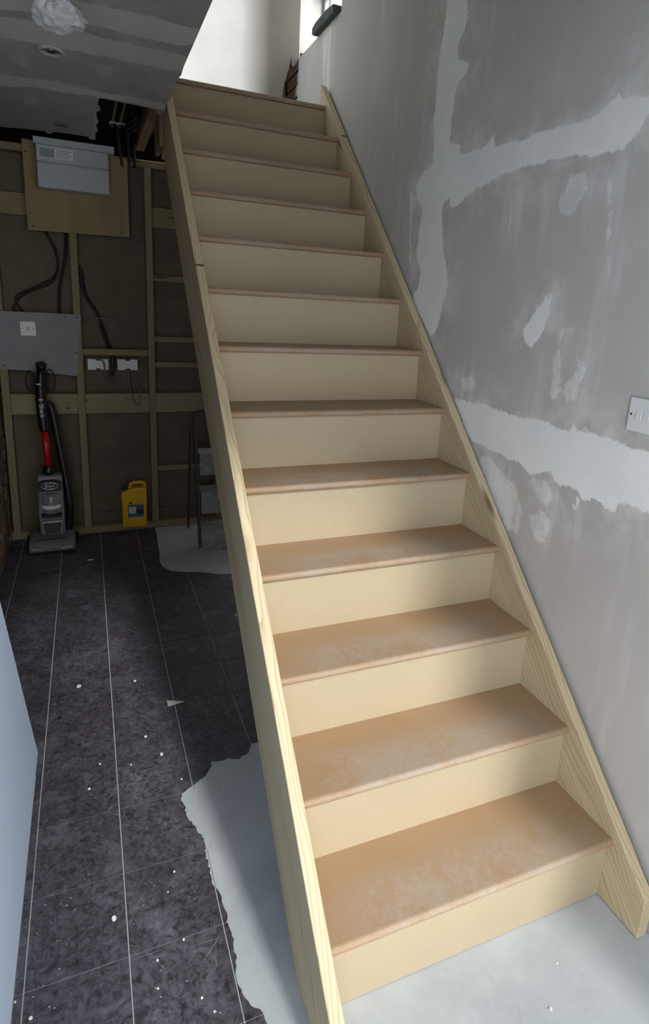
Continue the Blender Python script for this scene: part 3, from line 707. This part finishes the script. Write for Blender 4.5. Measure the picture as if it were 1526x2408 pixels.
wb = empty('white_board', (-1.50, YS, 1.06), 'loose white rectangular board screwed across the studs', 'board')
obj('panel', prism([(-1.748, 1.10), (-1.735, 1.095), (-1.60, 1.088), (-1.50, 1.077), (-1.40, 1.065), (-1.316, 1.054), (-1.300, 1.18), (-1.288, 1.30), (-1.272, 1.424), (-1.29, 1.430), (-1.40, 1.432), (-1.748, 1.434)], 1, YS - .013, YS - .001), 'board_face', wb, bevel=.001)
for x, z in ((-1.363, 1.411), (-1.297, 1.413), (-1.308, 1.20), (-1.712, 1.115)): screw_head((x, YS - .013, z), 1, .005, wb)
bpz = empty('spur_plate', (-1.568, YS - .013, 1.295), 'square white accessory plate on the white board', 'plate')
obj('plate', box(-1.610, -1.526, YS - .024, YS - .0131, 1.295, 1.379), 'white_plastic', bpz, bevel=.003, segs=2)
obj('switch_rocker', box(-1.576, -1.560, YS - .028, YS - .0241, 1.326, 1.350), 'grey_steel', bpz, bevel=.001)
for x in (-1.599, -1.538): screw_head((x, YS - .024, 1.337), 1, .003, bpz, 'lid_line')

def backbox(x, label):
    e = empty('socket_back_box', (x, YR, 1.088), label, 'socket box', 'dry lining boxes below the noggin')
    z0, z1, h = 1.088, 1.158, .062
    poly = [(x - h, z0), (x - .014, z0), (x - .014, z0 + .012), (x + .014, z0 + .012), (x + .014, z0), (x + h, z0), (x + h, z1), (x + .014, z1), (x + .014, z1 - .012), (x - .014, z1 - .012), (x - .014, z1), (x - h, z1)]
    obj('box', prism(poly, 1, YR - .047, YR - .001), 'white_plastic', e, bevel=.0015)
    for s in (-1, 1): obj('lug', box(x + s * (h + .006) - .006, x + s * (h + .006) + .006, YR - .03, YR - .001, z0 + .018, z1 - .018), 'black', e, bevel=.002)
backbox(-1.187, 'white socket back box with cables, left of the pair below the noggin')
backbox(-1.008, 'white socket back box, right of the pair nearest the stairs')

def cable(pts, r, label, mat='cable', group='loose cables on the stud wall'):
    return tag(obj('cable', tube(pts, r, 8), mat, smooth=True), label, 'cable', group)
yc = YR - .030
cable([(-1.452, yc, 1.90), (-1.42, yc, 1.86), (-1.395, yc, 1.807), (-1.388, yc, 1.698), (-1.43, yc, 1.61), (-1.572, yc, 1.54), (-1.633, yc, 1.475), (-1.641, yc, 1.432)], .0055, 'black cable curving down from the plywood board to the left end of the white board')
cable([(-1.44, yc + .012, 1.90), (-1.40, yc + .014, 1.80), (-1.388, yc + .012, 1.72), (-1.42, yc + .012, 1.64), (-1.55, yc + .012, 1.565), (-1.625, yc + .012, 1.52), (-1.62, yc + .012, 1.47), (-1.59, yc + .012, 1.432)], .005, 'second black cable looping left above the white board')
cable([(-1.334, yc, 1.90), (-1.345, yc, 1.76), (-1.372, yc, 1.65), (-1.39, yc, 1.54), (-1.395, yc, 1.435)], .008, 'thick dark cable dropping straight beside the stud into the white board')
cable([(-1.265, yc, 1.72), (-1.262, yc, 1.632), (-1.244, yc, 1.55), (-1.175, yc, 1.433), (-1.155, yc, 1.329), (-1.12, yc, 1.228)], .0075, 'black cable running diagonally down to the noggin')
cable([(-1.258, yc + .014, 1.70), (-1.235, yc + .014, 1.55), (-1.185, yc + .016, 1.46), (-1.14, yc + .014, 1.34), (-1.105, yc + .014, 1.228)], .006, 'second black cable beside the diagonal one above the noggin')
cable([(-1.263, yc, 1.403), (-1.176, yc - .016, 1.412), (-1.063, yc, 1.398), (-1.016, yc, 1.334), (-1.054, yc, 1.29), (-1.095, yc, 1.228)], .0045, 'thin grey cable looping out above the noggin', 'grey_cable')
cable([(-1.10, YR - .06, 1.182), (-1.10, YR - .065, 1.10), (-1.112, YR - .065, 1.055)], .012, 'stub of thick dark cable hanging just below the noggin')
cable([(-1.19, YR - .06, 1.165), (-1.155, YR - .075, 1.14), (-1.145, YR - .07, 1.05), (-1.12, YR - .04, 1.01), (-1.06, YR - .03, 1.012)], .005, 'grey cable spilling out over the left socket box', 'grey_cable')
cable([(-1.006, YR - .05, 1.088), (-1.004, YR - .06, 1.0), (-.985, YR - .10, .90), (-.955, YR - .105, .862), (-.942, YR - .10, .92), (-.940, YR - .06, 1.0)], .005, 'grey cable hanging in a narrow loop under the right socket box', 'grey_cable')
for k, (pts, r) in enumerate([([(-1.040, 2.9, 2.56), (-1.035, 2.98, 2.46), (-1.020, 3.06, 2.38), (-1.005, 3.10, 2.30)], .009), ([(-.982, 2.85, 2.55), (-.980, 2.95, 2.47), (-.972, 3.04, 2.40), (-.965, 3.10, 2.31)], .008),
                              ([(-.942, 2.85, 2.56), (-.938, 2.95, 2.42), (-.940, 3.05, 2.40), (-.932, 3.11, 2.30)], .010)]):
    cable(pts, r, ['leftmost', 'middle', 'rightmost'][k] + ' of the dark cables drooping through the ceiling hole', group='cables in the ceiling hole')
bun = [(-.962 + .028 * math.cos(t) + .008 * math.sin(3 * t), 2.70 + .06 * math.sin(t), 2.41 + .05 * math.sin(t + 1.0) + .004 * t) for t in [i * .55 for i in range(38)]]
tag(obj('cable_coil', tube(bun, .006, 6, sub=3), 'cable', smooth=True), 'tangled coil of black cable stuffed beside the joist in the ceiling hole', 'cable')
for k, x in enumerate((-1.062, -1.022)):
    e = empty('pipe', (x, 2.2, 2.45), ['left', 'right'][k] + ' of the two thin pipes inside the ceiling hole', 'pipe', 'pipes in the ceiling hole')
    obj('pipe_run', tube([(x, 2.135, 2.46), (x, 2.5, 2.462), (x - .002, 2.93, 2.46)], .0075, 10), 'copper', e, smooth=True)
    for y in (2.33, 2.80):
        obj('pipe_clip', tube([(x - .016, y, 2.44), (x - .014, y, 2.452), (x, y, 2.449), (x + .014, y, 2.452), (x + .016, y, 2.44)], .003, 6), 'white_plastic', e, smooth=True)

# ------------------------------------------------------------------ downlights and wrapped fitting in the ceiling
def downlight(x, y, label, r=.045, mat='white_plastic'):
    e = empty('downlight', (x, y, ZC), label, 'ceiling light', 'recessed downlights')
    obj('trim_ring', lathe([(r * .62, -.001), (r * .66, -.006), (r * .8, -.009), (r * .97, -.004), (r, -.0005), (r * .62, -.0004)], (x, y, ZC), seg=32), mat, e, smooth=True)
    obj('reflector', lathe([(r * .61, -.0045), (r * .50, -.0030), (r * .36, -.0012), (r * .30, -.0008)], (x, y, ZC), seg=28), 'silver', e, smooth=True)
    obj('lamp', lathe([(r * .34, -.0012), (r * .30, -.0055), (r * .12, -.0065), (.001, -.0066)], (x, y, ZC), seg=20), 'black', e, smooth=True)
downlight(-1.317, 1.708, 'round recessed ceiling light nearer the viewer', .048, 'ring_grey')
downlight(-1.314, 2.728, 'round recessed ceiling light above the consumer unit', .040, 'grey_plastic')
bm = bmesh.new(); bmesh.ops.create_icosphere(bm, subdivisions=4, radius=1.0)
rs = np.random.RandomState(3)
dirs = rs.normal(size=(26, 3)); dirs /= np.linalg.norm(dirs, axis=1)[:, None]; am = rs.uniform(-.8, .8, 26)
for v in bm.verts:
    d = np.array(v.co); s_ = 1 + rs.uniform(-.10, .10) + sum(a_ * max(0, d @ u_ - .55) * 1.6 for a_, u_ in zip(am, dirs))
    v.co = Vector((-1.268 + d[0] * .070 * s_, 1.262 + d[1] * .075 * s_, ZC - .032 + min(d[2] * .045 * s_, .031)))
tag(obj('plastic_bag', bm, 'film'), 'crumpled clear plastic bag taped round a fitting on the ceiling', 'plastic bag')

# ------------------------------------------------------------------ upright vacuum cleaner
vc = empty('vacuum_cleaner', (-1.50, 2.93, 0), 'grey and black upright vacuum cleaner with red tube leaning by the studs', 'vacuum cleaner')
head = obj('floor_head', prism([(2.835, .012), (2.828, .045), (2.86, .075), (2.96, .098), (3.04, .095), (3.05, .012)], 0, -1.630, -1.372), 'grey_plastic', vc, bevel=.008, segs=2)
for k in range(9):
    x = -1.618 + k * .0285
    obj('bumper_tooth', box(x, x + .017, 2.824, 2.838, .004, .018), 'black', head, bevel=.002)
obj('front_slot', box(-1.585, -1.42, 2.872, 2.879, .0785, .0815), 'black', head)
for s, x in ((0, -1.575), (1, -1.427)):
    obj('head_lamp', prism([(x - .040, .028), (x + .040, .028), (x + (.020 if s == 0 else .04), .050), (x - (.04 if s == 0 else .02), .050)], 1, 2.8225, 2.834), 'silver', head, bevel=.002)
for s in (-1, 1): obj('wheel', lathe([(.03, -.008), (.034, 0), (.03, .008)], (-1.501 + s * .138, 3.00, .035), axis=0, seg=20), 'black', vc)
bodyp = [(2.905, .10), (2.90, .20), (2.905, .40), (2.93, .475), (2.985, .485), (3.02, .44), (3.03, .12), (3.0, .095)]
bd = obj('body', prism(bodyp, 0, -1.565, -1.425), 'grey_plastic', vc, bevel=.010, segs=2)
obj('dust_cup', lathe([(.050, .0), (.054, .01), (.056, .12), (.050, .13), (.02, .132)], (-1.495, 2.925, .24), seg=28), 'mid_grey', bd, smooth=True)
obj('cup_band', lathe([(.0565, 0), (.0585, .004), (.0585, .020), (.0565, .024)], (-1.495, 2.925, .272), seg=28), 'white_plastic', bd, smooth=True)
obj('cup_latch', box(-1.508, -1.482, 2.862, 2.875, .355, .375), 'grey_plastic', bd, bevel=.002)
obj('cup_base', prism([(-1.552, .222), (-1.438, .222), (-1.438, .244), (-1.495, .232), (-1.552, .244)], 1, 2.862, 2.91), 'black', bd, bevel=.003)
badge = obj('badge', prism([(-1.555, .385), (-1.435, .385), (-1.430, .435), (-1.455, .452), (-1.535, .452), (-1.560, .435)], 1, 2.888, 2.912), 'black', bd, bevel=.003)
obj('badge_ring', tube([(-1.495 + .045 * math.cos(t), 2.886, .418 + .020 * math.sin(t)) for t in [i * math.pi / 12 for i in range(25)]], .0025, 6, sub=0), 'silver', badge, smooth=True)
RXF = Matrix.Rotation(math.pi / 2, 3, 'X')
lettering('lettering', 'Shark', .026, (-1.495, 2.8868, .418), RXF, 'silver', badge)
fg = obj('filter_grille', prism([(-1.548, .105), (-1.442, .105), (-1.436, .195), (-1.554, .195)], 1, 2.892, 2.91), 'silver', bd, bevel=.003)
obj('grille_panel', prism([(-1.540, .112), (-1.450, .112), (-1.445, .180), (-1.545, .180)], 1, 2.890, 2.8935), 'black', fg)
for k in range(4): obj('grille_bar', box(-1.540, -1.450, 2.8885, 2.8905, .121 + k * .014, .124 + k * .014), 'grey_plastic', fg)
obj('neck_joint', lathe([(.034, .0), (.036, .02), (.028, .05), (.022, .06)], (-1.500, 2.965, .470), seg=20), 'black', vc, smooth=True)
obj('red_tube', tube([(-1.500, 2.968, .52), (-1.510, 2.985, .745)], .021, 18, sub=0), 'red_metal', vc, smooth=True)
hd = obj('handle', tube([(-1.510, 2.985, .735), (-1.516, 3.00, .86), (-1.518, 3.015, .98), (-1.512, 3.025, 1.06), (-1.508, 3.022, 1.105), (-1.505, 3.005, 1.135)], .03, 16, rfun=lambda t: .027 + .004 * math.sin(t * 7)), 'black', vc, smooth=True)
lettering('lettering', 'Shark', .036, (-1.515, 2.966, .865), RXF @ Matrix.Rotation(-math.pi / 2 + .04, 3, 'Z'), 'white_label', hd)
obj('red_button', box(-1.530, -1.504, 2.978, 2.986, .925, .934), 'red_metal', hd, bevel=.001)
obj('handle_band', box(-1.536, -1.512, 2.985, 2.9935, 1.018, 1.026), 'white_label', hd, bevel=.001)
obj('hose', tube([(-1.495, 3.03, .90), (-1.465, 3.02, .87), (-1.445, 3.0, .74), (-1.425, 2.985, .58), (-1.405, 2.97, .42), (-1.393, 2.96, .28), (-1.40, 2.965, .185), (-1.410, 2.975, .11)], .024, 14, sub=18,
    rfun=lambda t: .0245 + .0022 * math.sin(t * 340)), 'black', vc, smooth=True)
for k, (dx, rr) in enumerate(((-.055, .045), (.05, .05))):
    obj('cord_loop', tube([(-1.515 + dx + rr * .55 * math.cos(t), 3.045, 1.035 + rr * 1.35 * math.sin(t)) for t in [i * math.pi / 10 for i in range(21)]], .0045, 6, sub=0), 'cable', vc, smooth=True)

# ------------------------------------------------------------------ yellow jerrycan
jg = empty('jerrycan', (-1.0, 3.085, .045), 'yellow plastic jerrycan with a blue and white label on the sole plate', 'jerrycan')
obj('body', prism([(-1.078, .047), (-.926, .047), (-.922, .30), (-.938, .318), (-1.0, .322), (-1.072, .300), (-1.084, .286)], 1, 3.045, 3.125), 'yellow', jg, bevel=.009, segs=3)
obj('handle', tube([(-1.028, 3.085, .300), (-1.022, 3.085, .338), (-1.0, 3.085, .348), (-.95, 3.085, .348), (-.934, 3.085, .336), (-.932, 3.085, .300)], .0115, 12), 'yellow', jg, smooth=True)
obj('cap', lathe([(.017, 0), (.019, .003), (.019, .018), (.016, .021)], (-1.058, 3.085, .304), seg=20), 'dark_print', jg)
lb = obj('label', box(-1.046, -.944, 3.0432, 3.0448, .120, .205), 'blue_label', jg)
obj('printed_panel', box(-1.040, -.995, 3.0424, 3.0431, .146, .192), 'white_label', lb)
obj('picture', prism([(-.990, .142), (-.948, .142), (-.948, .160), (-.962, .178), (-.978, .172), (-.990, .160)], 1, 3.0424, 3.0431), 'dark_print', lb)
for k in range(4): obj('printed_line', box(-1.036, -1.002 - .006 * (k % 2), 3.0418, 3.0423, .184 - k * .010, .187 - k * .010), 'print', lb)
obj('emblem', prism([(-1.040, .214), (-1.016, .214), (-1.028, .232)], 1, 3.0430, 3.0448), 'dark_print', jg)

# ------------------------------------------------------------------ step ladder behind the stairs
ld = empty('step_ladder', (-.45, 2.8, 0), 'dark metal step ladder with scuffed grey steps standing under the stairs', 'ladder')
def rail(x, ya, za, yb, zb, w=.018, d=.034):
    bm = bmesh.new(); n = Vector((0, yb - ya, zb - za)).normalized(); s = Vector((0, -n.z, n.y)) * d / 2
    P = [Vector((x + sx * w / 2, y, z)) + s * sg for (y, z) in ((ya, za), (yb, zb)) for sx, sg in ((-1, -1), (1, -1), (1, 1), (-1, 1))]
    v = [bm.verts.new(p) for p in P]
    for f in ((0, 1, 2, 3), (7, 6, 5, 4), (0, 4, 5, 1), (1, 5, 6, 2), (2, 6, 7, 3), (3, 7, 4, 0)): bm.faces.new([v[i] for i in f])
    return obj('rail', bm, 'ladder', ld, bevel=.002)
for x in (-.628, -.262):
    rail(x, 2.70, .0, 2.89, .72); rail(x - .02 if x < -.5 else x + .02, 3.07, .0, 2.92, .74, .014, .022)
for z, y in ((.60, 2.845), (.36, 2.785), (.13, 2.725)):
    s_ = obj('step', box(-.617, -.273, y - .075, y + .085, z - .004, z + .006), 'ladder_step', ld, bevel=.002)
    obj('step_skirt', box(-.617, -.273, y - .078, y - .0755, z - .135, z + .004), 'ladder_step', s_)
obj('top_stay', tube([(-.628, 2.88, .70), (-.63, 2.90, .80), (-.60, 2.90, .86), (-.29, 2.90, .86), (-.262, 2.90, .80), (-.262, 2.88, .70)], .009, 10), 'ladder', ld, smooth=True)

# ------------------------------------------------------------------ plaster crumbs on the floor
CR_LABEL = ['largest pale chip lying alone on the near tiles', 'small white crumb right of the largest chip, by the screed edge', 'tiny white speck up and right of the largest chip', 'white crumb below and right of the largest chip',
    'white crumb beside a tile joint at the bottom of the picture', 'small crumb on the joint level with the notch in the screed edge', 'white crumb near the bottom right corner of the tiles', 'tiny crumb touching the foot of the white wall at the bottom left',
    'broad crumb in the bottom left corner of the tiles', 'small white crumb left of the long middle joint, level with the wall corner', 'small white crumb just right of the long middle joint, level with the wall corner', 'pale crumb in the tile nearest the wall corner',
    'white crumb right at the tip of the screed patch', 'flat white triangular chip on a tile corner halfway down the passage', 'thin white strip of debris on the floor before the vacuum cleaner', 'small round crumb up and left of the white triangular chip',
    'smudged pale crumb in the left half of the passage', 'tiny white crumb lowest of those beside the screed edge', 'small white crumb on the bare screed nearer the bottom step', 'larger white crumb on the bare screed at the bottom of the picture',
    'pale flake against the stringer in the dark under the stairs', 'pale crumb between the white triangular chip and the screed tip', 'grey white crumb below the white triangular chip']
rr_ = random.Random(11)
for i, (x, y, s) in enumerate(CRUMBS):
    s *= .58
    n_ = rr_.randint(5, 7); ph = rr_.uniform(0, 6)
    poly = [(x + s * rr_.uniform(.6, 1.1) * math.cos(ph + 2 * math.pi * k / n_) * (1.6 if i == 14 else 1), y + s * rr_.uniform(.5, 1.0) * math.sin(ph + 2 * math.pi * k / n_) * (.5 if i == 14 else 1)) for k in range(n_)]
    if i == 13: poly = [(x - .03, y - .014), (x + .035, y - .006), (x - .03, y + .02)]
    zb_ = .0 if x < -.9 or y > 1 else -.0025
    o = obj('plaster_crumb', prism(poly, 2, zb_, zb_ + (.003 if i in (13, 14) else min(s * .7, .006))), 'chip')
    tag(o, CR_LABEL[i], 'debris', 'plaster crumbs on the floor')
